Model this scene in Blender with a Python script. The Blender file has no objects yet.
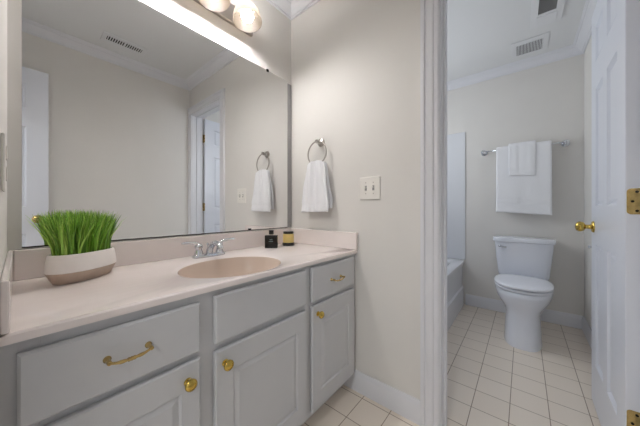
import bpy, bmesh, math, random
from mathutils import Vector, Matrix

random.seed(7)
PI = math.pi
scn = bpy.context.scene
COL = scn.collection

# ------------------------------------------------------------------ camera
F_PX, HORIZON = 247.65, 209.39
cam_d = bpy.data.cameras.new('camera')
cam = bpy.data.objects.new('camera', cam_d)
COL.objects.link(cam)
cam.location = (1.2725, -1.2277, 1.0301)
cam.rotation_euler = (PI / 2, 0, 0.6873)
cam_d.sensor_width = 36.0
cam_d.lens = 36.0 * F_PX / 640.0
cam_d.shift_y = -(213.0 - HORIZON) / 640.0
cam_d.clip_start = 0.01
scn.camera = cam

# ------------------------------------------------------------------ world, exposure
scn.view_settings.view_transform = 'Standard'
scn.view_settings.look = 'None'
scn.view_settings.gamma = 1.0
scn.view_settings.use_curve_mapping = False
scn.view_settings.exposure = 0.0
scn.cycles.use_denoising = True
scn.cycles.max_bounces = 14
scn.cycles.diffuse_bounces = 8
scn.cycles.sample_clamp_indirect = 6.0
world = bpy.data.worlds.new('daylight')
scn.world = world
world.use_nodes = True
world.node_tree.nodes['Background'].inputs[0].default_value = (0.93, 0.965, 1.0, 1)
world.node_tree.nodes['Background'].inputs[1].default_value = 5.7


def portal(name, loc, rot, sx, sy):
    l = bpy.data.lights.new(name, 'AREA')
    l.shape = 'RECTANGLE'
    l.size, l.size_y = sx, sy
    l.cycles.is_portal = True
    o = bpy.data.objects.new(name, l)
    o.location, o.rotation_euler = loc, rot
    COL.objects.link(o)


hl = bpy.data.lights.new('added_hall_light', 'AREA')  # unseen hall lamp, added to brighten the vanity room
hl.shape = 'DISK'; hl.size = .45; hl.energy = 24; hl.color = (.95, .97, 1)
ho = bpy.data.objects.new('added_hall_light', hl); ho.location = (1.2, -2.65, 2.40); COL.objects.link(ho)
portal('added_window_portal', (-0.09, 1.0, 1.6), (0, -PI / 2, 0), 0.9, 1.0)  # guides daylight through the unseen window added over the tub
BULB = 215.0

# ------------------------------------------------------------------ materials
def lin(c):
    return tuple(x / 12.92 if x <= .04045 else ((x + .055) / 1.055) ** 2.4 for x in c)


def mat(name, rgb, rough=0.5, metal=0.0, var=0.0, vscale=6.0, bump=0.0, bscale=120.0, spec=0.5, coat=0.0):
    m = bpy.data.materials.new(name)
    m.use_nodes = True
    nt = m.node_tree
    b = nt.nodes['Principled BSDF']
    c = lin(rgb)
    b.inputs['Base Color'].default_value = (*c, 1)
    b.inputs['Roughness'].default_value = rough
    b.inputs['Metallic'].default_value = metal
    b.inputs['Specular IOR Level'].default_value = spec
    b.inputs['Coat Weight'].default_value = coat
    tc = nt.nodes.new('ShaderNodeTexCoord')
    if var:
        n = nt.nodes.new('ShaderNodeTexNoise')
        n.inputs['Scale'].default_value = vscale
        n.inputs['Detail'].default_value = 5
        nt.links.new(tc.outputs['Object'], n.inputs['Vector'])
        r = nt.nodes.new('ShaderNodeValToRGB')
        r.color_ramp.elements[0].position = .3
        r.color_ramp.elements[1].position = .7
        r.color_ramp.elements[0].color = (*[x * (1 - var) for x in c], 1)
        r.color_ramp.elements[1].color = (*[min(1, x * (1 + var)) for x in c], 1)
        nt.links.new(n.outputs['Fac'], r.inputs['Fac'])
        nt.links.new(r.outputs['Color'], b.inputs['Base Color'])
    if bump:
        n = nt.nodes.new('ShaderNodeTexNoise')
        n.inputs['Scale'].default_value = bscale
        n.inputs['Detail'].default_value = 3
        nt.links.new(tc.outputs['Object'], n.inputs['Vector'])
        u = nt.nodes.new('ShaderNodeBump')
        u.inputs['Strength'].default_value = bump
        u.inputs['Distance'].default_value = .002
        nt.links.new(n.outputs['Fac'], u.inputs['Height'])
        nt.links.new(u.outputs['Normal'], b.inputs['Normal'])
    return m


M = {}
M['wall'] = mat('cream wall paint', (.86, .852, .838), .6, var=.01, bump=.05, bscale=250)
M['ceiling'] = mat('ceiling paint', (.86, .865, .87), .7, bump=.05, bscale=200)
M['trim'] = mat('white trim paint', (.86, .865, .885), .3)
M['door'] = mat('white door paint', (.86, .875, .91), .3)
M['cabinet'] = mat('pale grey cabinet paint', (.765, .77, .78), .4, var=.01, vscale=20)
M['dark'] = mat('dark recess', (.12, .12, .12), .7)
M['counter'] = mat('beige cultured marble', (.92, .885, .872), .14, var=.03, vscale=7, coat=.3)
M['basin'] = mat('shade-darkened cultured marble', (.83, .76, .705), .16, var=.02, vscale=7)  # counter marble with the shade of the bowl put into its colour
M['chrome'] = mat('chrome', (.86, .87, .89), .08, 1)
M['nickel'] = mat('brushed nickel', (.68, .66, .64), .28, 1)
M['brass'] = mat('polished brass', (.80, .69, .36), .16, 1)
M['oldbrass'] = mat('aged brass', (.76, .66, .44), .25, 1, var=.2, vscale=60)
M['greymetal'] = mat('grey channel', (.60, .60, .60), .45)
M['plate'] = mat('white plastic', (.90, .89, .87), .35)
M['vent'] = mat('white enamel grille', (.86, .865, .875), .4)
M['slot_shade'] = mat('shadowed slot', (.09, .09, .09), .6)  # near-black colour painted for the shade behind vent louvres
M['screw'] = mat('dark screw', (.10, .09, .07), .4, .6)
M['porcelain'] = mat('white porcelain', (.88, .895, .93), .08, coat=.4)
M['seat'] = mat('white seat plastic', (.90, .91, .94), .2)
M['tub'] = mat('white acrylic', (.85, .86, .88), .18)
M['towel'] = mat('white terry', (.93, .935, .95), .95, bump=.9, bscale=420, spec=.1)
M['pot'] = mat('white ceramic', (.95, .93, .91), .45, var=.02, vscale=30)
M['potbase'] = mat('taupe ceramic', (.70, .63, .57), .55, var=.08, vscale=30)
M['soil'] = mat('moss', (.13, .20, .06), .9)
M['black'] = mat('black lacquer', (.035, .035, .04), .15)
M['blackcap'] = mat('black cap', (.03, .03, .03), .3)
M['faint'] = mat('pale print', (.55, .62, .62), .5)
M['wax'] = mat('yellow candle wax', (.88, .77, .48), .35, var=.06, vscale=40)
M['caulk'] = mat('brown gap', (.25, .18, .12), .8)

# mirror
m = bpy.data.materials.new('mirror silver'); m.use_nodes = True
b = m.node_tree.nodes['Principled BSDF']
b.inputs['Base Color'].default_value = (.92, .925, .925, 1)
b.inputs['Metallic'].default_value = 1
b.inputs['Roughness'].default_value = 0
M['mirror'] = m

# bulbs and frosted shades
m = bpy.data.materials.new('lit bulb'); m.use_nodes = True
nt = m.node_tree; nt.nodes.clear()
e = nt.nodes.new('ShaderNodeEmission'); o_ = nt.nodes.new('ShaderNodeOutputMaterial')
e.inputs[0].default_value = (1, .96, .93, 1); e.inputs[1].default_value = BULB
nt.links.new(e.outputs[0], o_.inputs[0])
M['bulb'] = m
m = bpy.data.materials.new('frosted cream glass'); m.use_nodes = True
nt = m.node_tree; nt.nodes.clear()
o_ = nt.nodes.new('ShaderNodeOutputMaterial')
tl = nt.nodes.new('ShaderNodeBsdfTranslucent'); tl.inputs[0].default_value = (.9, .82, .73, 1)
df = nt.nodes.new('ShaderNodeBsdfDiffuse'); df.inputs[0].default_value = (.026, .022, .018, 1)
gl = nt.nodes.new('ShaderNodeBsdfGlossy'); gl.inputs[1].default_value = .15
m1 = nt.nodes.new('ShaderNodeMixShader'); m1.inputs[0].default_value = .5
m2 = nt.nodes.new('ShaderNodeMixShader'); m2.inputs[0].default_value = .003
nt.links.new(tl.outputs[0], m1.inputs[1]); nt.links.new(df.outputs[0], m1.inputs[2])
nt.links.new(m1.outputs[0], m2.inputs[1]); nt.links.new(gl.outputs[0], m2.inputs[2])
nt.links.new(m2.outputs[0], o_.inputs[0])
M['shade'] = m
# clear glass
m = bpy.data.materials.new('clear glass'); m.use_nodes = True
nt = m.node_tree; nt.nodes.clear()
o_ = nt.nodes.new('ShaderNodeOutputMaterial')
tr = nt.nodes.new('ShaderNodeBsdfTransparent'); gl = nt.nodes.new('ShaderNodeBsdfGlossy')
gl.inputs[1].default_value = .02
m1 = nt.nodes.new('ShaderNodeMixShader'); m1.inputs[0].default_value = .08
nt.links.new(tr.outputs[0], m1.inputs[1]); nt.links.new(gl.outputs[0], m1.inputs[2])
nt.links.new(m1.outputs[0], o_.inputs[0])
M['glass'] = m

# floor tiles: grid of 15.6 cm tiles
m = bpy.data.materials.new('beige floor tile'); m.use_nodes = True
nt = m.node_tree; b = nt.nodes['Principled BSDF']
tc = nt.nodes.new('ShaderNodeTexCoord')
mp = nt.nodes.new('ShaderNodeMapping'); mp.inputs['Location'].default_value = (-.594 + .156 * 8, .195 + .156 * 14, 0)
br = nt.nodes.new('ShaderNodeTexBrick')
br.offset = 0; br.squash = 1
br.inputs['Scale'].default_value = 1
br.inputs['Brick Width'].default_value = .156
br.inputs['Row Height'].default_value = .156
br.inputs['Mortar Size'].default_value = .0022
br.inputs['Mortar Smooth'].default_value = .2
br.inputs['Color1'].default_value = (*lin((.92, .88, .83)), 1)
br.inputs['Color2'].default_value = (*lin((.91, .868, .815)), 1)
br.inputs['Mortar'].default_value = (*lin((.62, .55, .48)), 1)
nt.links.new(tc.outputs['Object'], mp.inputs[0]); nt.links.new(mp.outputs[0], br.inputs[0])
nt.links.new(br.outputs['Color'], b.inputs['Base Color'])
bp = nt.nodes.new('ShaderNodeBump'); bp.inputs['Strength'].default_value = .3; bp.inputs['Distance'].default_value = .002; bp.invert = True
nt.links.new(br.outputs['Fac'], bp.inputs['Height']); nt.links.new(bp.outputs[0], b.inputs['Normal'])
b.inputs['Roughness'].default_value = .35
M['tile'] = m

# grass blades, each blade its own green
m = bpy.data.materials.new('grass green'); m.use_nodes = True
nt = m.node_tree; b = nt.nodes['Principled BSDF']
g = nt.nodes.new('ShaderNodeNewGeometry'); r = nt.nodes.new('ShaderNodeValToRGB')
els = r.color_ramp.elements
els[0].color = (*lin((.32, .50, .14)), 1); els[1].color = (*lin((.76, .88, .44)), 1)
x = els.new(.55); x.color = (*lin((.52, .72, .24)), 1)
nt.links.new(g.outputs['Random Per Island'], r.inputs[0]); nt.links.new(r.outputs[0], b.inputs['Base Color'])
b.inputs['Roughness'].default_value = .5
M['grass'] = m

# ------------------------------------------------------------------ mesh helpers
def obj(name, bm, m, parent=None, smooth=None, kind=None):
    if smooth is not None:
        for f in bm.faces: f.smooth = True
    bmesh.ops.recalc_face_normals(bm, faces=bm.faces)
    me = bpy.data.meshes.new(name)
    bm.to_mesh(me); bm.free()
    if smooth is not None and smooth < 180:
        me.set_sharp_from_angle(angle=math.radians(smooth))
    me.materials.append(M[m])
    o = bpy.data.objects.new(name, me)
    COL.objects.link(o)
    if parent: o.parent = parent
    if kind: o['kind'] = kind
    return o


def tag(o, label, cat, group=None):
    o['label'] = label; o['category'] = cat
    if group: o['group'] = group
    return o


def thing(name, label, cat, loc=(0, 0, 0), rotz=0, group=None):
    o = bpy.data.objects.new(name, None)
    COL.objects.link(o)
    o.location = loc; o.rotation_euler = (0, 0, rotz); o.empty_display_size = .05
    return tag(o, label, cat, group)


def struct(name, bm, m, label=None, cat=None, parent=None, smooth=None):
    o = obj(name, bm, m, parent, smooth)
    if parent is None:
        o['kind'] = 'structure'
        if label: tag(o, label, cat)
    return o


def NB(): return bmesh.new()


def box(bm, lo, hi, bevel=0, seg=2, mtx=None):
    vs = [bm.verts.new((x, y, z)) for x in (lo[0], hi[0]) for y in (lo[1], hi[1]) for z in (lo[2], hi[2])]
    fs = [bm.faces.new([vs[i] for i in q]) for q in ((0, 1, 3, 2), (4, 6, 7, 5), (0, 4, 5, 1), (2, 3, 7, 6), (0, 2, 6, 4), (1, 5, 7, 3))]
    bmesh.ops.recalc_face_normals(bm, faces=fs)
    if mtx is not None:
        for v in vs: v.co = mtx @ v.co
    if bevel:
        es = list({e for f in fs for e in f.edges})
        bmesh.ops.bevel(bm, geom=es, offset=bevel, segments=seg, affect='EDGES', profile=.5)
    return bm


def axisM(origin, d):
    q = Vector(d).normalized().to_track_quat('Z', 'Y')
    return Matrix.Translation(Vector(origin)) @ q.to_matrix().to_4x4()


def lathe(bm, prof, mtx=None, seg=28):
    mtx = mtx or Matrix()
    rings = []
    for r, h in prof:
        if r < 1e-6: rings.append([bm.verts.new(mtx @ Vector((0, 0, h)))])
        else: rings.append([bm.verts.new(mtx @ Vector((r * math.cos(2 * PI * i / seg), r * math.sin(2 * PI * i / seg), h))) for i in range(seg)])
    for a, b in zip(rings, rings[1:]):
        for i in range(seg):
            j = (i + 1) % seg
            if len(a) == 1 and len(b) == 1: continue
            if len(a) == 1: bm.faces.new((a[0], b[i], b[j]))
            elif len(b) == 1: bm.faces.new((a[i], a[j], b[0]))
            else: bm.faces.new((a[i], a[j], b[j], b[i]))
    return bm


def loft(bm, rings, lo=True, hi=True):
    R = [[bm.verts.new(p) for p in r] for r in rings]
    n = len(R[0])
    for a, b in zip(R, R[1:]):
        for i in range(n):
            j = (i + 1) % n
            bm.faces.new((a[i], a[j], b[j], b[i]))
    if lo: bm.faces.new(R[0][::-1])
    if hi: bm.faces.new(R[-1])
    return bm


def tube(bm, pts, rad, seg=10, closed=False):
    pts = [Vector(p) for p in pts]
    n = len(pts)
    rad = rad if isinstance(rad, (list, tuple)) else [rad] * n
    rings = []; up = None
    for i, p in enumerate(pts):
        if closed: t = (pts[(i + 1) % n] - pts[i - 1]).normalized()
        else: t = (pts[min(i + 1, n - 1)] - pts[max(i - 1, 0)]).normalized()
        if up is None:
            up = t.orthogonal().normalized()
        up = (up - t * up.dot(t)).normalized()
        w = t.cross(up)
        rings.append([bm.verts.new(p + rad[i] * (up * math.cos(2 * PI * k / seg) + w * math.sin(2 * PI * k / seg))) for k in range(seg)])
    pairs = list(zip(rings, rings[1:])) + ([(rings[-1], rings[0])] if closed else [])
    for a, b in pairs:
        for k in range(seg):
            l = (k + 1) % seg
            bm.faces.new((a[k], a[l], b[l], b[k]))
    if not closed:
        bm.faces.new(rings[0][::-1]); bm.faces.new(rings[-1])
    return bm


def sweep(bm, prof, path, B, flip=1):
    """profile points (a, b): a across the path (in plane), b along B; mitred at corners."""
    B = Vector(B); P = [Vector(p) for p in path]
    ds = [(q - p).normalized() for p, q in zip(P, P[1:])]
    ns = [d.cross(B) * flip for d in ds]
    rings = []
    for i, p in enumerate(P):
        if i == 0: nn = ns[0]
        elif i == len(P) - 1: nn = ns[-1]
        else:
            s = ns[i - 1] + ns[i]; nn = s / (1 + ns[i - 1].dot(ns[i]))
        rings.append([p + nn * a + B * b_ for a, b_ in prof])
    return loft(bm, rings)


def slab(bm, w, h, t, us, vs, cells, mtx, edge=.004, both=False, r1=(.015, -.013), r2=(.018, .007)):
    """panelled slab in (u, v) with front normal +d; cells are (i, j) grid cells that are panels."""
    us = [edge] + list(us) + [w - edge]; vs = [edge] + list(vs) + [h - edge]
    V = lambda u, v, d: bm.verts.new(mtx @ Vector((u, v, d)))
    pan = []
    def face_grid(d):
        g = [[V(u, v, d) for v in vs] for u in us]
        fs = []
        for i in range(len(us) - 1):
            for j in range(len(vs) - 1):
                f = bm.faces.new((g[i][j], g[i + 1][j], g[i + 1][j + 1], g[i][j + 1]))
                fs.append(f)
                if (i, j) in cells: pan.append(f)
        nu, nv = len(us), len(vs)
        loop = [g[i][0] for i in range(nu)] + [g[-1][j] for j in range(1, nv)] + [g[i][-1] for i in range(nu - 2, -1, -1)] + [g[0][j] for j in range(nv - 2, 0, -1)]
        return loop
    def clampring(d):
        nu, nv = len(us), len(vs)
        ex = lambda a, L, m_: 0 if a == L[0] else (m_ if a == L[-1] else a)
        g = [(us[i], vs[0]) for i in range(nu)] + [(us[-1], vs[j]) for j in range(1, nv)] + [(us[i], vs[-1]) for i in range(nu - 2, -1, -1)] + [(us[0], vs[j]) for j in range(nv - 2, 0, -1)]
        return [V(ex(u, us, w), ex(v, vs, h), d) for u, v in g]
    f0 = face_grid(0)
    loops = [f0, clampring(-edge), clampring(-t + (edge if both else 0))]
    if both: loops.append(face_grid(-t))
    for a, b in zip(loops, loops[1:]):
        n = len(a)
        for i in range(n):
            j = (i + 1) % n
            bm.faces.new((a[i], a[j], b[j], b[i]))
    if not both:
        bm.faces.new(loops[-1])
    bmesh.ops.recalc_face_normals(bm, faces=bm.faces)
    if pan:
        bmesh.ops.inset_individual(bm, faces=pan, thickness=r1[0], depth=r1[1])
        bmesh.ops.inset_individual(bm, faces=pan, thickness=.004, depth=0)
        bmesh.ops.inset_individual(bm, faces=pan, thickness=r2[0], depth=r2[1])
    return bm


def superellipse(cx, cy, hx, hy, n, z, k=40, hy_front=None):
    out = []
    for i in range(k):
        t = 2 * PI * i / k
        c, s = math.cos(t), math.sin(t)
        y = hy if s > 0 else (hy_front or hy)
        out.append((cx + hx * math.copysign(abs(c) ** (2 / n), c), cy + y * math.copysign(abs(s) ** (2 / n), s), z))
    return out


def subsurf(o, lv=2):
    md = o.modifiers.new('smooth', 'SUBSURF'); md.levels = lv; md.render_levels = lv
    return o

# ------------------------------------------------------------------ dimensions
W, R, T, H = 1.652, 1.676, 1.857, 2.44
L = -1.250            # stub wall beside the vanity
REAR = -1.87
XL, XR, ZT = 0.98, 1.59, 2.075
WT = 0.12             # partition thickness

# ------------------------------------------------------------------ shell
bm = NB(); box(bm, (-.1, REAR - .1, -.06), (R + .12, T + .1, 0))
struct('floor', bm, 'tile', 'square beige floor tiles with dark grout lines', 'floor')
bm = NB(); box(bm, (-.1, REAR - .1, H), (R + .12, T + .1, H + .06))
struct('ceiling', bm, 'ceiling', 'smooth white ceiling above both rooms', 'ceiling')
bm = NB()   # mirror-side wall with the window added to light the toilet room
wy0, wy1, wz0, wz1 = .5, 1.5, 1.25, 2.2
box(bm, (-.1, REAR - .1, 0), (0, wy0, H)); box(bm, (-.1, wy1, 0), (0, T + .1, H))
box(bm, (-.1, wy0, 0), (0, wy1, wz0)); box(bm, (-.1, wy0, wz1), (0, wy1, H))
struct('wall_left', bm, 'wall', 'cream wall behind the mirror and light bar', 'wall')
bm = NB()
box(bm, (0, 0, 0), (XL - .015, WT, H)); box(bm, (XR + .015, 0, 0), (R + .12, WT, H)); box(bm, (XL - .015, 0, ZT + .015), (XR + .015, WT, H))
struct('wall_middle', bm, 'wall', 'cream wall with the towel ring and light switch, pierced by the toilet doorway', 'wall')
bm = NB(); box(bm, (0, T, 0), (R + .12, T + .1, H)); struct('wall_back', bm, 'wall', 'cream wall behind the toilet and towel bar', 'wall')
bm = NB(); box(bm, (R, WT, 0), (R + .12, T, H)); struct('wall_right', bm, 'wall', 'cream wall to the right of the toilet', 'wall')
bm = NB(); box(bm, (W, REAR - .1, 0), (R + .12, 0, H)); struct('wall_opposite', bm, 'wall', 'cream wall seen in the mirror under the ceiling vent', 'wall')
bm = NB(); box(bm, (0, REAR, 0), (.62, L, H)); struct('wall_near', bm, 'wall', 'pale wall at the left edge beside the vanity', 'wall')
bm = NB()
box(bm, (0, REAR - .1, 0), (.83, REAR, H)); box(bm, (1.60, REAR - .1, 0), (W, REAR, H)); box(bm, (.83, REAR - .1, 2.075), (1.60, REAR, H))
struct('wall_rear', bm, 'wall', 'wall with the entry doorway behind the viewpoint', 'wall')
bm = NB(); box(bm, (-.1, -3.4, -.06), (R + .12, REAR - .1, 0)); box(bm, (-.1, -3.4, H), (R + .12, REAR - .1, H + .06))  # unseen hall added to stop daylight entering by the rear doorway
box(bm, (-.1, -3.4, 0), (0, REAR - .1, H)); box(bm, (R, -3.4, 0), (R + .12, REAR - .1, H)); box(bm, (0, -3.4, 0), (R, -3.3, H))
struct('wall_added_hall', bm, 'wall', 'plain unseen hall added beyond the entry doorway to keep daylight out', 'wall')
# unseen window, added outside the frame to light the toilet room
bm = NB()
for lo, hi in (((-.08, wy0, wz0), (-.02, wy0 + .04, wz1)), ((-.08, wy1 - .04, wz0), (-.02, wy1, wz1)), ((-.08, wy0, wz0), (-.02, wy1, wz0 + .04)), ((-.08, wy0, wz1 - .04), (-.02, wy1, wz1)), ((-.07, wy0, 1.705), (-.03, wy1, 1.745))):
    box(bm, lo, hi)
win = struct('added_window_1', bm, 'trim', 'unseen window added over the bathtub to light the toilet room', 'window')
bm = NB(); box(bm, (-.052, wy0 + .04, wz0 + .04), (-.048, wy1 - .04, wz1 - .04)); obj('pane', bm, 'glass', win)

# crown moulding
CB, CW = .072, .075
crown = [(0, 0), (0, -CB), (.010, -CB), (.012, -CB + .012), (.018, -CB + .013), (.020, -CB + .017), (.030, -.042), (.046, -.026), (.056, -.019), (.058, -.012), (.066, -.011), (.068, -.006), (CW, -.005), (CW, 0)]
bm = NB(); sweep(bm, crown, [(0, L, H), (0, 0, H), (W, 0, H), (W, REAR, H)], (0, 0, 1), 1)
struct('trim_1', bm, 'trim', 'white crown moulding around the vanity room', 'moulding')
bm = NB(); sweep(bm, crown, [(0, WT, H), (0, T, H), (R, T, H), (R, WT, H)], (0, 0, 1), 1)
struct('trim_2', bm, 'trim', 'white crown moulding around the toilet room', 'moulding')
# door casing on the vanity side, mitred; profile across from the opening outwards
cas = [(0, 0), (0, .010), (.006, .014), (.014, .014), (.016, .011), (.022, .011), (.026, .016), (.040, .017), (.052, .019), (.055, .015), (.060, .015), (.063, .021), (.072, .022), (.079, .021), (.080, .017), (.080, 0)]
bm = NB(); sweep(bm, cas, [(XL - .005, 0, 0), (XL - .005, 0, ZT + .005), (W, 0, ZT + .005)], (0, -1, 0), -1)
cas_r = [c for c in cas if c[0] < .054] + [(.054, .015), (.056, 0)]
sweep(bm, cas_r, [(XR + .005, 0, 0), (XR + .005, 0, ZT + .006)], (0, -1, 0), 1)
struct('trim_3', bm, 'trim', 'white fluted casing around the toilet doorway', 'trim', smooth=30)
# jamb and stop
bm = NB()
box(bm, (XL - .015, 0, 0), (XL, WT, ZT), .001); box(bm, (XR, 0, 0), (XR + .015, WT, ZT), .001); box(bm, (XL - .015, 0, ZT), (XR + .015, WT, ZT + .015), .001)
box(bm, (XL, .045, 0), (XL + .011, .08, ZT), .003); box(bm, (XR - .011, .045, 0), (XR, .08, ZT), .003); box(bm, (XL, .045, ZT - .011), (XR, .08, ZT), .003)
struct('trim_4', bm, 'trim', 'white jamb lining the toilet doorway', 'trim')
bm = NB(); sweep(bm, cas, [(XL - .005, WT, 0), (XL - .005, WT, ZT + .005), (R, WT, ZT + .005)], (0, 1, 0), 1)
struct('trim_5', bm, 'trim', 'white casing on the toilet side of the doorway', 'trim', smooth=30)
# baseboards
bb = [(0, 0), (.015, 0), (.015, .085), (.012, .095), (.008, .104), (.006, .112), (0, .112)]
bm = NB(); sweep(bm, bb, [(.46, 0, 0), (XL - .085, 0, 0)], (0, 0, 1), 1); struct('baseboard_middle', bm, 'trim', 'white baseboard under the light switch', 'baseboard', smooth=30)
bm = NB(); sweep(bm, bb, [(.79, T, 0), (R, T, 0), (R, WT + .09, 0)], (0, 0, 1), 1); struct('baseboard_back', bm, 'trim', 'white baseboard behind the toilet', 'baseboard', smooth=30)
bm = NB(); sweep(bm, bb, [(W, -.03, 0), (W, REAR, 0)], (0, 0, 1), 1); struct('baseboard_opposite', bm, 'trim', 'white baseboard opposite the vanity', 'baseboard', smooth=30)

# ------------------------------------------------------------------ doors
def knob_bm(bm, o, d, s=1.0):
    lathe(bm, [(0, 0), (.032 * s, 0), (.032 * s, .004), (.028 * s, .008), (.014 * s, .011), (.011 * s, .022), (.013 * s, .030), (.024 * s, .036), (.029 * s, .046), (.029 * s, .054), (.024 * s, .063), (.012 * s, .068), (0, .069)], axisM(o, d), 24)


def panels(w):
    st = .105 * w / .61 if w < .7 else .11
    mid = .5 * w
    us = [st, mid - .04, mid + .04, w - st]
    vs = [.225, .84, 1.035, 1.63, 1.765, 1.945]
    cells = {(i, j) for i in (1, 3) for j in (1, 3, 5)}
    return us, vs, cells

# toilet door, opened 90 degrees; hinge edge faces the vanity room
DW, DH, DT = .612, 2.05, .035
d1 = bpy.data.objects.new('door_1', None); COL.objects.link(d1)
d1.location = (1.5495, .126, .012); d1.rotation_euler = (0, 0, -math.radians(.75)); d1['kind'] = 'structure'
tag(d1, 'white six panel door standing open beside the toilet', 'door')
us, vs, cells = panels(DW)
bm = NB()
mt = Matrix(((0, 0, -1, 0), (1, 0, 0, 0), (0, 1, 0, 0), (0, 0, 0, 1)))   # u->y, v->z, normal -> -x
slab(bm, DW, DH, DT, us, vs, cells, mt, .002, True)
obj('door_leaf', bm, 'door', d1)
for sgn, x0 in ((-1, 0), (1, DT)):
    bm = NB(); knob_bm(bm, (x0, DW - .062, .927), (sgn, 0, 0), .92); obj('door_knob', bm, 'brass', d1, 40)
bm = NB(); box(bm, (.006, DW, .887), (.029, DW + .0015, .947)); box(bm, (.011, DW, .907), (.024, DW + .009, .927), .002); obj('latch', bm, 'brass', d1)
for z in (.275, 1.046, 1.83):
    bm = NB()
    # leaf with rounded corners on the hinge edge
    pts = []
    for cx_, cz_, a0 in ((.014, z + .034, 90), (.014, z - .034, 180)):
        for k in range(5):
            t = math.radians(a0 + k * 22.5); pts.append((cx_ + .011 * math.cos(t), cz_ + .011 * math.sin(t)))
    pts += [(.036, z - .045), (.036, z + .045)]
    loft(bm, [[(x_, 0.0, z_) for x_, z_ in pts], [(x_, -.0018, z_) for x_, z_ in pts]])
    lathe(bm, [(0, -.047), (.0055, -.047), (.0055, .047), (0, .047)], Matrix.Translation((.040, -.002, z)), 12)
    h = obj('hinge', bm, 'oldbrass', d1)
    bm = NB()
    for sx, sz in ((.026, .033), (.016, 0), (.026, -.033)):
        lathe(bm, [(0, 0), (.0042, 0), (.0042, .0012), (0, .0018)], axisM((sx, -.0018, z + sz), (0, -1, 0)), 12)
    obj('screw', bm, 'screw', h)

# entry door, open against the opposite wall (seen in the mirror)
EW = .76
d2 = bpy.data.objects.new('door_2', None); COL.objects.link(d2)
d2.location = (1.56, -1.08 - EW, .012); d2['kind'] = 'structure'
tag(d2, 'white panelled door with a brass knob reflected at the left end of the mirror', 'door')
us, vs, cells = panels(EW)
bm = NB(); slab(bm, EW, 2.06, DT, us, vs, cells, mt, .002, True); obj('door_leaf', bm, 'door', d2)
bm = NB(); knob_bm(bm, (0, EW - .055, .945), (-1, 0, 0), .95); obj('door_knob', bm, 'oldbrass', d2, 40)
bm = NB(); lathe(bm, [(0, 0), (.03, 0), (.03, .004), (.012, .01), (.012, .02), (.024, .027), (.024, .044), (.012, .05), (0, .05)], axisM((DT, EW - .055, .945), (1, 0, 0)), 20); obj('door_knob', bm, 'oldbrass', d2, 40)
for z in (.275, 1.046, 1.83):
    bm = NB(); box(bm, (.003, -.0018, z - .045), (.035, 0, z + .045)); lathe(bm, [(0, -.047), (.0055, -.047), (.0055, .047), (0, .047)], Matrix.Translation((.040, -.006, z)), 12); obj('hinge', bm, 'oldbrass', d2)

# ------------------------------------------------------------------ vanity cabinet
VF, ZK, CT = .525, .0904, .781
v = thing('vanity_cabinet', 'long pale grey bathroom vanity cabinet with brass knobs under the beige top', 'cabinet', (0, -.623, 0))
oy = .623
yy = lambda y: y + oy
bm = NB()
box(bm, (.003, yy(L + .002), ZK), (VF - .019, yy(-.002), ZK + .018)); box(bm, (.003, yy(L + .002), ZK), (.012, yy(-.002), CT))
box(bm, (.003, yy(L + .002), ZK), (VF - .019, yy(L + .018), CT)); box(bm, (.003, yy(-.018), ZK), (VF - .019, yy(-.002), CT))
obj('carcass', bm, 'cabinet', v)
bm = NB()
def ff(y0, y1, z0, z1): box(bm, (VF - .019, yy(y0), z0), (VF, yy(y1), z1), .0008, 1)
for y0, y1 in ((L + .0003, -1.200), (-.915, -.825), (-.452, -.372), (-.062, -.002)): ff(y0, y1, ZK, CT)
for z0, z1 in ((ZK, .135), (.575, .635), (.735, CT)): ff(-1.2005, -.9145, z0, z1); ff(-.8255, -.4515, z0, z1); ff(-.3725, -.0615, z0, z1)
obj('face_frame', bm, 'cabinet', v)
bm = NB(); box(bm, (.003, yy(L + .002), 0), (.455, yy(-.002), ZK)); obj('toe_kick', bm, 'cabinet', v)
mx = lambda y0, z0: Matrix(((0, 0, 1, VF + .0185), (1, 0, 0, yy(y0)), (0, 1, 0, z0), (0, 0, 0, 1)))   # u->y, v->z, normal +x
def front(name, y0, y1, z0, z1, panel):
    bm = NB()
    w, h = y1 - y0, z1 - z0
    if panel: slab(bm, w, h, .0145, [.060, w - .052], [.075, h - .075], {(1, 1)}, mx(y0, z0), .004, False, (.007, -.006), (.022, .005))
    else: slab(bm, w, h, .0145, [], [], set(), mx(y0, z0), .005)
    return obj(name, bm, 'cabinet', v)
def cknob(par, y, z):
    bm = NB(); lathe(bm, [(0, 0), (.011, 0), (.011, .002), (.006, .005), (.006, .010), (.009, .013), (.015, .016), (.0165, .021), (.015, .026), (.010, .0285), (.0095, .0275), (.005, .029), (0, .0295)], axisM((VF + .0185, yy(y), z), (1, 0, 0)), 24)
    obj('knob', bm, 'brass', par, 50)
def pull(par, yc, zc, half):
    bm = NB(); x0 = VF + .0185
    for s in (-1, 1):
        lathe(bm, [(0, 0), (.0078, 0), (.0078, .002), (.005, .005), (.004, .012), (.005, .020), (.0045, .026), (0, .027)], axisM((x0, yy(yc + s * half), zc), (1, 0, 0)), 16)
    n = 24; pts = []; rd = []
    for i in range(n + 1):
        t = -1 + 2 * i / n
        pts.append((x0 + .022 + .004 * (1 - t * t), yy(yc + half * t), zc - .006 * (1 - t ** 4)))
        rd.append(.0029 + .0014 * math.exp(-((abs(t) - .45) / .18) ** 2))
    tube(bm, pts, rd, 12)
    for t in (-.13, 0, .13):
        c = (x0 + .026, yy(yc + half * t), zc - .006)
        lathe(bm, [(0, -.0025), (.0042, -.0025), (.005, 0), (.0042, .0025), (0, .0025)], axisM(c, (0, 1, 0)), 14)
    obj('pull', bm, 'oldbrass', par, 50)
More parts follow.
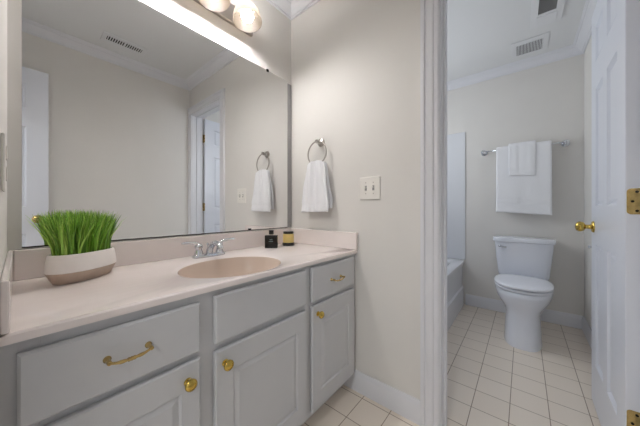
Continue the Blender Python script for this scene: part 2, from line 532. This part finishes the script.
d = front('drawer', -1.2295, -.889, .614, .757, 0); pull(d, -1.060, .690, .040)
front('drawer_front', -.844, -.432, .614, .763, 0)
d = front('drawer', -.392, -.039, .612, .765, 0); pull(d, -.212, .686, .040)
d = front('cabinet_door', -1.2295, -.889, .115, .596, 1); cknob(d, -.925, .545)
d = front('cabinet_door', -.844, -.432, .115, .590, 1); cknob(d, -.812, .545)
d = front('cabinet_door', -.390, -.039, .115, .592, 1); cknob(d, -.354, .551)

# ------------------------------------------------------------------ countertop with integral basin
CX1 = .5405; ZC = .8008
ct = thing('countertop', 'glossy beige cultured marble vanity top with an oval sink', 'countertop', (0, 0, CT))
bm = NB()
x0, x1, y0, y1 = .001, CX1, L + .0003, -.001
tz = ZC - CT
sx, sy, rx, ry = .335, -.655, .177, .208
ang = sorted([2 * PI * i / 72 for i in range(72)] + [math.atan2(yc - sy, xc - sx) % (2 * PI) for xc in (x0, x1) for yc in (y0, y1)])
def rect_pt(t, ins=0):
    c, s = math.cos(t), math.sin(t); k = 1e9
    if c > 1e-9: k = min(k, (x1 - ins - sx) / c)
    if c < -1e-9: k = min(k, (x0 + ins - sx) / c)
    if s > 1e-9: k = min(k, (y1 - ins - sy) / s)
    if s < -1e-9: k = min(k, (y0 + ins - sy) / s)
    return sx + k * c, sy + k * s
def ell(t, k):
    # point of the ellipse on the ray at polar angle t
    c, s = math.cos(t), math.sin(t); q = k / math.sqrt((c / rx) ** 2 + (s / ry) ** 2)
    return sx + q * c, sy + q * s
rings = [[(*rect_pt(t), 0) for t in ang], [(*rect_pt(t), tz - .004) for t in ang], [(*rect_pt(t, .004), tz) for t in ang],
         [(*ell(t, 1.10), tz) for t in ang], [(*ell(t, 1.07), tz - .003) for t in ang], [(*ell(t, 1.02), tz - .004) for t in ang], [(*ell(t, 1.0), tz - .006) for t in ang]]
loft(bm, rings, False, False)
obj('slab', bm, 'counter', ct, 35)
bm = NB()
prof = [(1.0, -.006), (.975, -.018), (.94, -.04), (.88, -.07), (.78, -.10), (.62, -.122), (.42, -.134), (.2, -.139), (.1, -.141)]
loft(bm, [[(*ell(t, k), tz + z) for t in ang] for k, z in prof], False, True)
obj('sink_basin', bm, 'basin', ct, 60)
bm = NB(); lathe(bm, [(0, 0), (.020, .001), (.022, .003), (.010, .004), (.009, .002), (0, .002)], Matrix.Translation((sx, sy, tz - .1405)), 24); obj('drain', bm, 'chrome', ct, 40)
BS = .0985
bm = NB(); box(bm, (.001, L + .0130, tz + .0003), (.020, -.021, tz + BS), .003); obj('backsplash', bm, 'counter', ct)
bm = NB(); box(bm, (.001, -.0205, tz + .0003), (CX1 + .006, -.001, tz + BS), .003); obj('side_splash', bm, 'counter', ct)
bm = NB(); box(bm, (.001, L + .001, tz + .0003), (CX1, L + .0125, tz + BS), .003); obj('side_splash', bm, 'counter', ct)

# ------------------------------------------------------------------ faucet
fa = thing('faucet', 'chrome two handle faucet on the deck behind the oval sink', 'faucet', (.085, -.635, ZC))
bm = NB()
loft(bm, [superellipse(0, 0, .026, .080, 2.6, 0), superellipse(0, 0, .027, .081, 2.6, .006), superellipse(0, 0, .024, .078, 2.6, .013), superellipse(0, 0, .016, .070, 2.6, .017)])
obj('base', bm, 'chrome', fa, 40)
bm = NB()
pts = [(0, 0, .012), (.004, 0, .030), (.016, 0, .048), (.036, 0, .062), (.062, 0, .070), (.088, 0, .068), (.106, 0, .058), (.111, 0, .048)]
tube(bm, pts, [.017, .016, .015, .0135, .0125, .012, .0115, .0115], 16); obj('spout', bm, 'chrome', fa, 50)
bm = NB(); tube(bm, [(-.018, 0, .012), (-.018, 0, .056)], .0025, 8); lathe(bm, [(0, 0), (.005, .001), (.006, .006), (.004, .010), (0, .011)], Matrix.Translation((-.018, 0, .054)), 14); obj('lift_rod', bm, 'chrome', fa, 50)
for s in (-1, 1):
    bm = NB()
    lathe(bm, [(0, .010), (.021, .012), (.020, .020), (.015, .036), (.014, .042), (.018, .048), (.018, .058), (.012, .066), (0, .068)], Matrix.Translation((0, s * .051, 0)), 24)
    p = [(0, s * .051, .060), (.003, s * .070, .070), (.008, s * .095, .075), (.012, s * .122, .076), (.013, s * .132, .0755)]
    tube(bm, p, [.010, .0085, .0065, .0065, .004], 12)
    obj('handle', bm, 'chrome', fa, 50)

# ------------------------------------------------------------------ mirror
mi = thing('wall_mirror', 'large frameless wall mirror above the vanity backsplash', 'mirror', (0, -.623, .906))
bm = NB(); box(bm, (.0015, -1.2205 + .623, .001), (.0065, -.042 + .623, 1.0145)); obj('glass', bm, 'mirror', mi)
bm = NB(); box(bm, (.0005, -.042 + .623, .001), (.0075, -.004 + .623, 1.000), .001); obj('edge_strip', bm, 'greymetal', mi)
bm = NB(); box(bm, (.0005, -1.2205 + .623, -.002), (.008, -.042 + .623, .0012)); obj('bottom_channel', bm, 'screw', mi)
for y in (-.214, -1.03):
    bm = NB(); box(bm, (.0005, y - .008 + .623, 1.006), (.0105, y + .008 + .623, 1.022), .002); obj('clip', bm, 'screw', mi)

# ------------------------------------------------------------------ light bar
lb = thing('vanity_light', 'three light vanity bar with bell glass shades glowing above the mirror', 'light', (0, -.62, 2.07))
bm = NB(); box(bm, (.0005, -.286, 0), (.022, .286, .105), .004); obj('backplate', bm, 'nickel', lb)
for k in (-1, 0, 1):
    y = .19 * k - .014
    ax = axisM((.120, y, .012), (.16, 0, -1))     # opening looks down and slightly outwards
    bm = NB(); tube(bm, [(.02, y, .062), (.07, y, .085), (.105, y, .088), (.112, y, .066)], .008, 12)
    lathe(bm, [(0, -.066), (.014, -.064), (.016, -.050), (.017, -.038), (0, -.036)], ax, 20)
    for q in range(3): t = q * 2 * PI / 3; tube(bm, [ax @ Vector((.012 * math.cos(t), .012 * math.sin(t), -.045)), ax @ Vector((.049 * math.cos(t), .049 * math.sin(t), -.033))], .0022, 6)
    obj('arm', bm, 'nickel', lb, 50)
    bm = NB()
    pr = [(.047, -.034), (.056, -.026), (.066, -.006), (.072, .018), (.076, .040)]
    lathe(bm, pr + [(.0735, .0405)] + [(r_ - .0035, h_ + .003) for r_, h_ in pr[-2::-1]], ax, 36)
    sh = obj('shade', bm, 'shade', lb, 60)
    bm = NB(); lathe(bm, [(0, -.036), (.014, -.034), (.016, -.022), (.025, -.010), (.031, .004), (.031, .014), (.025, .026), (.014, .034), (0, .036)], ax, 24); obj('bulb', bm, 'bulb', sh, 80)
for s in (-1, 1):
    bm = NB(); lathe(bm, [(0, 0), (.006, 0), (.007, .004), (.004, .009), (0, .010)], axisM((.022, s * .272, .02), (1, 0, 0)), 14); obj('screw_cap', bm, 'nickel', lb, 50)

# ------------------------------------------------------------------ grass planter
pl = thing('planter', 'oval white pot with taupe base holding green grass at the left of the counter', 'plant', (.132, -1.088, ZC), math.atan2(.79, -.61))
bm = NB()
EX = lambda a, b_, z, n=2.3: superellipse(0, 0, a, b_, n, z, 48)
loft(bm, [EX(.082, .040, 0), EX(.086, .043, .002), EX(.102, .060, .036)], True, True); obj('pot_base', bm, 'potbase', pl, 40)
bm = NB()
loft(bm, [EX(.102, .060, .0363), EX(.1026, .0604, .040), EX(.100, .058, .066), EX(.0965, .053, .089), EX(.0935, .050, .091), EX(.0905, .047, .089), EX(.0935, .050, .076)], True, False)
obj('pot', bm, 'pot', pl, 40)
bm = NB(); loft(bm, [EX(.0928, .0493, .07), EX(.0920, .0485, .08)], True, True); obj('moss', bm, 'soil', pl)
bm = NB()
for i in range(950):
    while True:
        px, py = random.uniform(-1, 1), random.uniform(-1, 1)
        if px * px + py * py < 1: break
    bx_, by_ = px * .084, py * .042
    hgt = random.uniform(.118, .160)
    lx = px * .023 + random.gauss(0, .017); ly = py * .028 + random.gauss(0, .015)
    w = random.uniform(.0020, .0035); a = random.uniform(0, PI)
    dx, dy = math.cos(a) * w, math.sin(a) * w
    prev = None
    for s in range(5):
        t = s / 4
        c = Vector((bx_ + lx * t ** 1.6, by_ + ly * t ** 1.6, .076 + hgt * (t - .10 * t * t * (abs(lx) + abs(ly)) / .05)))
        k = 1 - t ** 2 * .92
        cur = (bm.verts.new(c + Vector((dx * k, dy * k, 0))), bm.verts.new(c - Vector((dx * k, dy * k, 0))))
        if prev: bm.faces.new((prev[0], prev[1], cur[1], cur[0]))
        prev = cur
obj('grass', bm, 'grass', pl)['kind'] = 'stuff'

# ------------------------------------------------------------------ perfume bottle and candle
pb = thing('perfume_bottle', 'square black bottle with a small black cap on the counter beside the sink', 'bottle', (.115, -.273, ZC), .70)
bm = NB(); box(bm, (-.037, -.014, 0), (.037, .014, .076), .003); obj('bottle', bm, 'black', pb)
bm = NB(); box(bm, (-.013, -.010, .081), (.013, .010, .106), .0015); obj('cap', bm, 'blackcap', pb)
bm = NB(); lathe(bm, [(0, .0755), (.009, .0755), (.009, .082), (0, .082)], None, 16); obj('neck', bm, 'nickel', pb, 40)
bm = NB()
for z, hw in ((.051, .008), (.040, .013)):
    n = 5
    for i in range(n):
        c = -hw + 2 * hw * (i + .5) / n
        box(bm, (c - hw / n * .7, -.0146, z - .0022), (c + hw / n * .7, -.0141, z + .0022))
obj('label_print', bm, 'faint', pb)
cd = thing('jar_candle', 'round yellow jar candle with a black lid beside the black bottle', 'candle', (.115, -.135, ZC))
bm = NB(); lathe(bm, [(0, .018), (.033, .018), (.035, .024), (.035, .070), (.031, .076), (0, .076)], None, 32); obj('jar', bm, 'wax', cd, 40)
bm = NB(); lathe(bm, [(0, 0), (.036, 0), (.039, .004), (.039, .014), (.036, .020), (0, .020)], None, 32); obj('foot', bm, 'blackcap', cd, 40)
bm = NB(); lathe(bm, [(0, .0755), (.033, .0755), (.033, .087), (.031, .089), (0, .089)], None, 32); obj('lid', bm, 'blackcap', cd, 40)

# ------------------------------------------------------------------ towel ring and hand towel
tr_ = thing('towel_ring', 'brushed nickel towel ring mounted on the wall right of the mirror', 'towel ring', (.276, 0, 1.455))
bm = NB(); lathe(bm, [(0, 0), (.026, 0), (.027, .004), (.024, .010), (.014, .014), (.010, .022), (.011, .040), (.013, .046), (.010, .052), (0, .053)], axisM((0, -.0005, 0), (0, -1, 0)), 28); obj('post', bm, 'nickel', tr_, 40)
bm = NB(); tube(bm, [(.074 * math.sin(2 * PI * i / 48), -.042 - .006 * (1 - math.cos(2 * PI * i / 48)) / 2, -.074 + .074 * math.cos(2 * PI * i / 48)) for i in range(48)], .0045, 10, True); obj('ring', bm, 'nickel', tr_, 180)


def towel(bm, prof, nx, xf, yf, zf=None, thick=.008):
    """prof: list of (y, z) from the front hem over the top to the back hem; xf(s, t) -> x; yf(s, t) -> extra y."""
    n = len(prof)
    # outer and inner skins
    def nrm(i):
        a = Vector(prof[max(i - 1, 0)]); c = Vector(prof[min(i + 1, n - 1)])
        d_ = (c - a).normalized(); return Vector((-d_.y, d_.x))
    skins = []
    for side in (0, 1):
        g = []
        for i in range(n):
            row = []
            N = nrm(i)
            for j in range(nx + 1):
                t = -1 + 2 * j / nx
                e = 1 - max(0, abs(t) - .96) / .04 * .6
                off = (thick / 2 if side == 0 else -thick / 2) * e
                y_ = prof[i][0] + N.x * off + yf(i / (n - 1), t); z_ = prof[i][1] + N.y * off + (zf(i / (n - 1), t) if zf else 0)
                row.append(bm.verts.new((xf(i / (n - 1), t), y_, z_)))
            g.append(row)
        skins.append(g)
    for g in skins:
        for i in range(n - 1):
            for j in range(nx): bm.faces.new((g[i][j], g[i][j + 1], g[i + 1][j + 1], g[i + 1][j]))
    A, Bk = skins
    for i in range(n - 1):
        for j in (0, nx): bm.faces.new((A[i][j], A[i + 1][j], Bk[i + 1][j], Bk[i][j]))
    for j in range(nx):
        for i in (0, n - 1): bm.faces.new((A[i][j], A[i][j + 1], Bk[i][j + 1], Bk[i][j]))


def uprof(yc, r, ztop, zf, zb, n=30, flare=0.0):
    """front (−y) hem up, over a bar of radius r, down the back."""
    out = []
    for i in range(n + 1):
        t = i / n; out.append((yc - r - flare * (1 - t), zf + (ztop - r - zf) * t))
    for k in range(1, 8):
        a = PI - k * PI / 8; out.append((yc + r * math.cos(a), ztop - r + r * math.sin(a)))
    for i in range(n + 1):
        t = i / n; out.append((yc + r + flare * .6 * t, ztop - r - (ztop - r - zb) * t))
    return out

ht = thing('hand_towel', 'white hand towel hanging folded through the towel ring', 'towel', (.272, -.047, 1.014))
bm = NB()
P = uprof(0, .011, .316, 0.0, .020, 30, .012)
def drop(s): return min(1, abs(s - .5) * 2)
def hx(s, t):
    q = drop(s); return t * (.062 + .048 * min(1, q * 1.25) ** .8) + (.003 * math.sin(9 * q) if abs(t) > .9 else 0)
def hy(s, t):
    q = drop(s); a = .0075 * (1 - .55 * q)
    return (a * math.cos(t * 7.5 + .4) + .004 * math.cos(t * 13 + 1)) * (1 if s < .5 else -.6) + (.002 if .05 < s < .08 else 0)
def hz(s, t):
    q = drop(s); return (1 - q) * (-.012 * t * t) + .003 * t * q
towel(bm, P, 40, hx, hy, hz, .009)
obj('towel_cloth', bm, 'towel', ht, 180)

# ------------------------------------------------------------------ switch plates
sp = thing('light_switch', 'white double toggle switch plate on the wall left of the doorway', 'switch', (.621, 0, 1.147))
bm = NB(); box(bm, (-.062, -.0065, -.062), (.062, -.0002, .062), .003); obj('plate', bm, 'plate', sp)
for x in (-.023, .023):
    bm = NB(); box(bm, (x - .0062, -.0072, -.0135), (x + .0062, -.006, .0135)); obj('slot_shade', bm, 'greymetal', sp)  # grey rectangle painted as the shadow gap around the toggle
    bm = NB(); box(bm, (x - .004, -.018, 0), (x + .004, -.006, .008), .0015, 2, Matrix.Translation((0, 0, -.001 if x < 0 else .001))); obj('toggle', bm, 'plate', sp)
    for z in (-.03, .03):
        bm = NB(); lathe(bm, [(0, 0), (.003, 0), (.003, .0008), (0, .0014)], axisM((x, -.0065, z), (0, -1, 0)), 12); obj('screw', bm, 'nickel', sp)
op = thing('wall_outlet', 'white outlet cover plate on the pale wall at the left edge', 'outlet', (.44, L, 1.125))
bm = NB(); box(bm, (-.036, .0002, -.058), (.036, .006, .058), .003); obj('plate', bm, 'plate', op)
for z in (-.022, .022):
    bm = NB(); box(bm, (-.016, .006, z - .014), (.016, .008, z + .014), .002); obj('socket', bm, 'plate', op)

# ------------------------------------------------------------------ ceiling vents
def vent(name, label, x0, x1, y0, y1, louvres, loc_z=H):
    cx_, cy_ = (x0 + x1) / 2, (y0 + y1) / 2
    t = thing(name, label, 'vent', (cx_, cy_, H - .0005))
    hx_, hy_ = (x1 - x0) / 2, (y1 - y0) / 2
    return t, hx_, hy_

def frame_ring(bm, hx_, hy_, ix, iy, ox=0, oy_=0, th=.006):
    """picture-frame plate with one opening (half sizes ix, iy at offset ox, oy)"""
    box(bm, (-hx_, -hy_, -th), (ox - ix, hy_, 0), .0012, 1); box(bm, (ox + ix, -hy_, -th), (hx_, hy_, 0), .0012, 1)
    box(bm, (ox - ix, -hy_, -th), (ox + ix, oy_ - iy, 0), .0012, 1); box(bm, (ox - ix, oy_ + iy, -th), (ox + ix, hy_, 0), .0012, 1)

# supply register of the vanity room (seen in the mirror)
VG = 'white ceiling air vents'
t, a, b_ = vent('ceiling_vent', 'slotted white ceiling register reflected in the mirror', 1.30, 1.44, -.80, -.50, 0)
t['group'] = VG
bm = NB(); frame_ring(bm, a, b_, .034, .120, 0, 0); box(bm, (-.034, -.006, -.006), (.034, .006, -.0003)); obj('frame', bm, 'vent', t)
bm = NB(); box(bm, (-.034, -.120, -.0012), (.034, .120, -.0002)); obj('duct_shade', bm, 'slot_shade', t)  # flat dark sheet standing for the shade inside the opening
bm = NB()
for s in (-1, 1):
    for i in range(7):
        y = s * (.018 + i * .0155)
        box(bm, (-.034, -.0030, -.0055), (.034, .0030, -.0013), 0, 1, Matrix.Translation((0, y, 0)))
obj('louvre', bm, 'vent', t)
# register in the toilet room near the back wall
t, a, b_ = vent('ceiling_vent', 'square white louvred vent on the toilet room ceiling nearest the back wall', 1.19, 1.435, 1.44, 1.70, 0)
t['group'] = VG
bm = NB(); frame_ring(bm, a, b_, .087, .088, 0, .02); obj('frame', bm, 'vent', t)
bm = NB(); box(bm, (-.087, -.068, -.0012), (.087, .108, -.0002)); obj('duct_shade', bm, 'slot_shade', t)
bm = NB()
for i in range(18):
    x = -.082 + i * .0097
    box(bm, (-.0026, -.068, -.0055), (.0026, .108, -.0013), 0, 1, Matrix.Translation((x, 0, 0)))
obj('louvre', bm, 'vent', t)
# exhaust fan with its light lens
t, a, b_ = vent('exhaust_fan', 'white ceiling exhaust fan with dark grille above the toilet', 1.315, 1.49, .93, 1.30, 0)
t['category'] = 'fan'
bm = NB(); frame_ring(bm, a, b_, .048, .085, -.0, -.055, .014); obj('frame', bm, 'vent', t)
bm = NB(); box(bm, (-.048, -.140, -.002), (.048, .030, -.0002)); obj('duct_shade', bm, 'slot_shade', t)
bm = NB()
for i in range(14):
    y = -.136 + i * .0124
    box(bm, (-.048, -.0014, -.012), (.048, .0014, -.0025), 0, 1, Matrix.Translation((0, y, 0)))
obj('grille', bm, 'greymetal', t)
bm = NB(); box(bm, (-.055, .050, -.0185), (.055, .150, -.0142), .002); obj('lens', bm, 'vent', t)

# ------------------------------------------------------------------ toilet
to = thing('toilet', 'white two piece toilet with closed lid against the back wall', 'toilet', (1.268, T, 0))
bm = NB()
def TR(z, hx_, yf, yb, n=2.4):
    yc = yf * .45 + yb * .55 if z > .25 else (yf + yb) / 2
    return superellipse(0, yc, hx_, yb - yc, n, z, 40, yc - yf)
loft(bm, [TR(0, .120, -.745, -.20, 2.8), TR(.012, .120, -.745, -.20, 2.8), TR(.05, .117, -.738, -.20, 2.8), TR(.12, .114, -.722, -.19, 2.8), TR(.19, .113, -.706, -.17, 2.7), TR(.232, .116, -.700, -.14, 2.6),
          TR(.262, .134, -.703, -.10, 2.5), TR(.292, .160, -.712, -.06, 2.4), TR(.325, .180, -.723, -.04, 2.35), TR(.360, .189, -.731, -.03, 2.35), TR(.396, .190, -.733, -.03, 2.35), TR(.402, .182, -.724, -.035, 2.35)])
obj('bowl', bm, 'porcelain', to, 60)
def seat_ring(z, k): return superellipse(0, -.455, .190 - k, .195 - k, 2.5, z, 44, .278 - k)
bm = NB(); loft(bm, [seat_ring(.4065, .012), seat_ring(.4085, .005), seat_ring(.421, .003), seat_ring(.424, .010)]); obj('seat', bm, 'seat', to, 50)
bm = NB(); loft(bm, [seat_ring(.4305, .010), seat_ring(.4325, .003), seat_ring(.442, .002), seat_ring(.448, .008), seat_ring(.452, .03), seat_ring(.454, .08)])
for s in (-1, 1): box(bm, (s * .075 - .018, -.292, .4025), (s * .075 + .018, -.262, .445), .006)
obj('lid', bm, 'seat', to, 50)
bm = NB()
def TK(z, hx_, yf): return superellipse(0, (yf - .022) / 2, hx_, (-.022 - yf) / 2, 6, z, 48)
loft(bm, [TK(.3975, .165, -.185), TK(.405, .176, -.195), TK(.44, .184, -.203), TK(.60, .200, -.213), TK(.728, .210, -.220)]); obj('tank', bm, 'porcelain', to, 50)
bm = NB()
loft(bm, [TK(.7285, .210, -.222), TK(.731, .220, -.231), TK(.760, .222, -.233), TK(.769, .218, -.229), TK(.772, .20, -.21)]); obj('tank_lid', bm, 'porcelain', to, 50)
bm = NB(); lathe(bm, [(0, 0), (.011, 0), (.011, .008), (.006, .014), (0, .015)], axisM((-.165, -.2185, .690), (0, -1, 0)), 18); tube(bm, [(-.165, -.231, .690), (-.145, -.234, .687), (-.115, -.234, .682)], [.005, .0055, .007], 10); obj('flush_lever', bm, 'chrome', to, 50)

# toilet paper holder on the right wall, mostly behind the door
tp = thing('toilet_paper_holder', 'small chrome holder post on the right wall beside the door edge', 'holder', (R, 1.415, .757))
bm = NB(); lathe(bm, [(0, 0), (.02, 0), (.02, .005), (.009, .008), (.008, .022), (.012, .030), (.008, .038), (0, .039)], axisM((-.0005, 0, 0), (-1, 0, 0)), 20); obj('post', bm, 'chrome', tp, 40)

# ------------------------------------------------------------------ bathtub and surround
tb = thing('bathtub', 'white bathtub with a stepped apron left of the toilet', 'bathtub', (0, WT, 0))
TX, TL, TZ = .783, T - WT, .482
bm = NB()
def RR(x0, x1, y0, y1, z, n=30): 
    return superellipse((x0 + x1) / 2, (y0 + y1) / 2, (x1 - x0) / 2, (y1 - y0) / 2, n, z, 64)
loft(bm, [RR(.003, TX - .004, .003, TL - .003, 0), RR(.003, TX - .004, .003, TL - .003, .200), RR(.003, TX - .018, .003, TL - .003, .212), RR(.003, TX - .012, .003, TL - .003, TZ - .06),
          RR(.003, TX, .003, TL - .003, TZ - .03), RR(.003, TX, .003, TL - .003, TZ - .006), RR(.006, TX - .008, .006, TL - .006, TZ),
          RR(.07, TX - .075, .10, TL - .10, TZ, 6), RR(.08, TX - .09, .11, TL - .11, TZ - .02, 5), RR(.13, TX - .14, .18, TL - .2, .14, 4), RR(.18, TX - .19, .24, TL - .28, .12, 4)])
obj('tub_shell', bm, 'tub', tb, 40)
sr = thing('tub_surround', 'glossy white panel surround on the walls above the bathtub', 'surround', (0, WT, TZ + .002))
SZ = 1.388
bm = NB(); box(bm, (.012, TL - .012, 0), (.787, TL - .0005, SZ), .004); obj('end_panel', bm, 'tub', sr)
bm = NB(); box(bm, (.0005, .012, 0), (.012, TL - .012, .60), .003); obj('side_panel', bm, 'tub', sr)
bm = NB(); box(bm, (.012, .0005, 0), (.787, .012, SZ), .004); obj('end_panel', bm, 'tub', sr)

# ------------------------------------------------------------------ towel bar with towels
yb = T - .07
tb2 = thing('towel_bar', 'chrome towel bar with round ends on the wall above the toilet', 'towel bar', (1.26, T, 1.615))
for x in (-.302, .302):
    bm = NB(); lathe(bm, [(0, 0), (.028, 0), (.029, .005), (.024, .012), (.013, .018), (.011, .045), (.016, .056), (.020, .066), (.020, .076), (.013, .084), (0, .086)], axisM((x, -.0005, 0), (0, -1, 0)), 28); obj('post', bm, 'chrome', tb2, 40)
bm = NB(); tube(bm, [(-.296, -.07, 0), (.296, -.07, 0)], .0075, 14); obj('bar', bm, 'chrome', tb2, 180)
bt = thing('bath_towel', 'large white bath towel folded over the chrome bar', 'towel', (1.267, yb, .992))
bm = NB(); P = uprof(0, .0155, .648, 0, .03, 40, .010)
def band(s): return .0022 if .05 < s < .075 or .085 < s < .10 else (-.0012 if s < .012 else 0)
def wob(f): return lambda s, t: band(s) + .0018 * math.sin(t * 5 + f) * drop(s) + .001 * math.sin(t * 11 + 2 * f)
towel(bm, P, 36, lambda s, t: t * (.200 + .003 * drop(s)), wob(.5), lambda s, t: -.014 * t * drop(s) if s < .5 else 0, .013)
obj('towel_cloth', bm, 'towel', bt, 180)
wc = thing('washcloth', 'small white washcloth draped over the bath towel', 'towel', (1.262, yb, 1.345))
bm = NB(); P = uprof(0, .0275, .316, 0, .06, 24, .006)
towel(bm, P, 24, lambda s, t: t * (.100 - .004 * drop(s)), wob(1.9), lambda s, t: -.006 * t * drop(s) if s < .5 else 0, .009)
obj('towel_cloth', bm, 'towel', wc, 180)
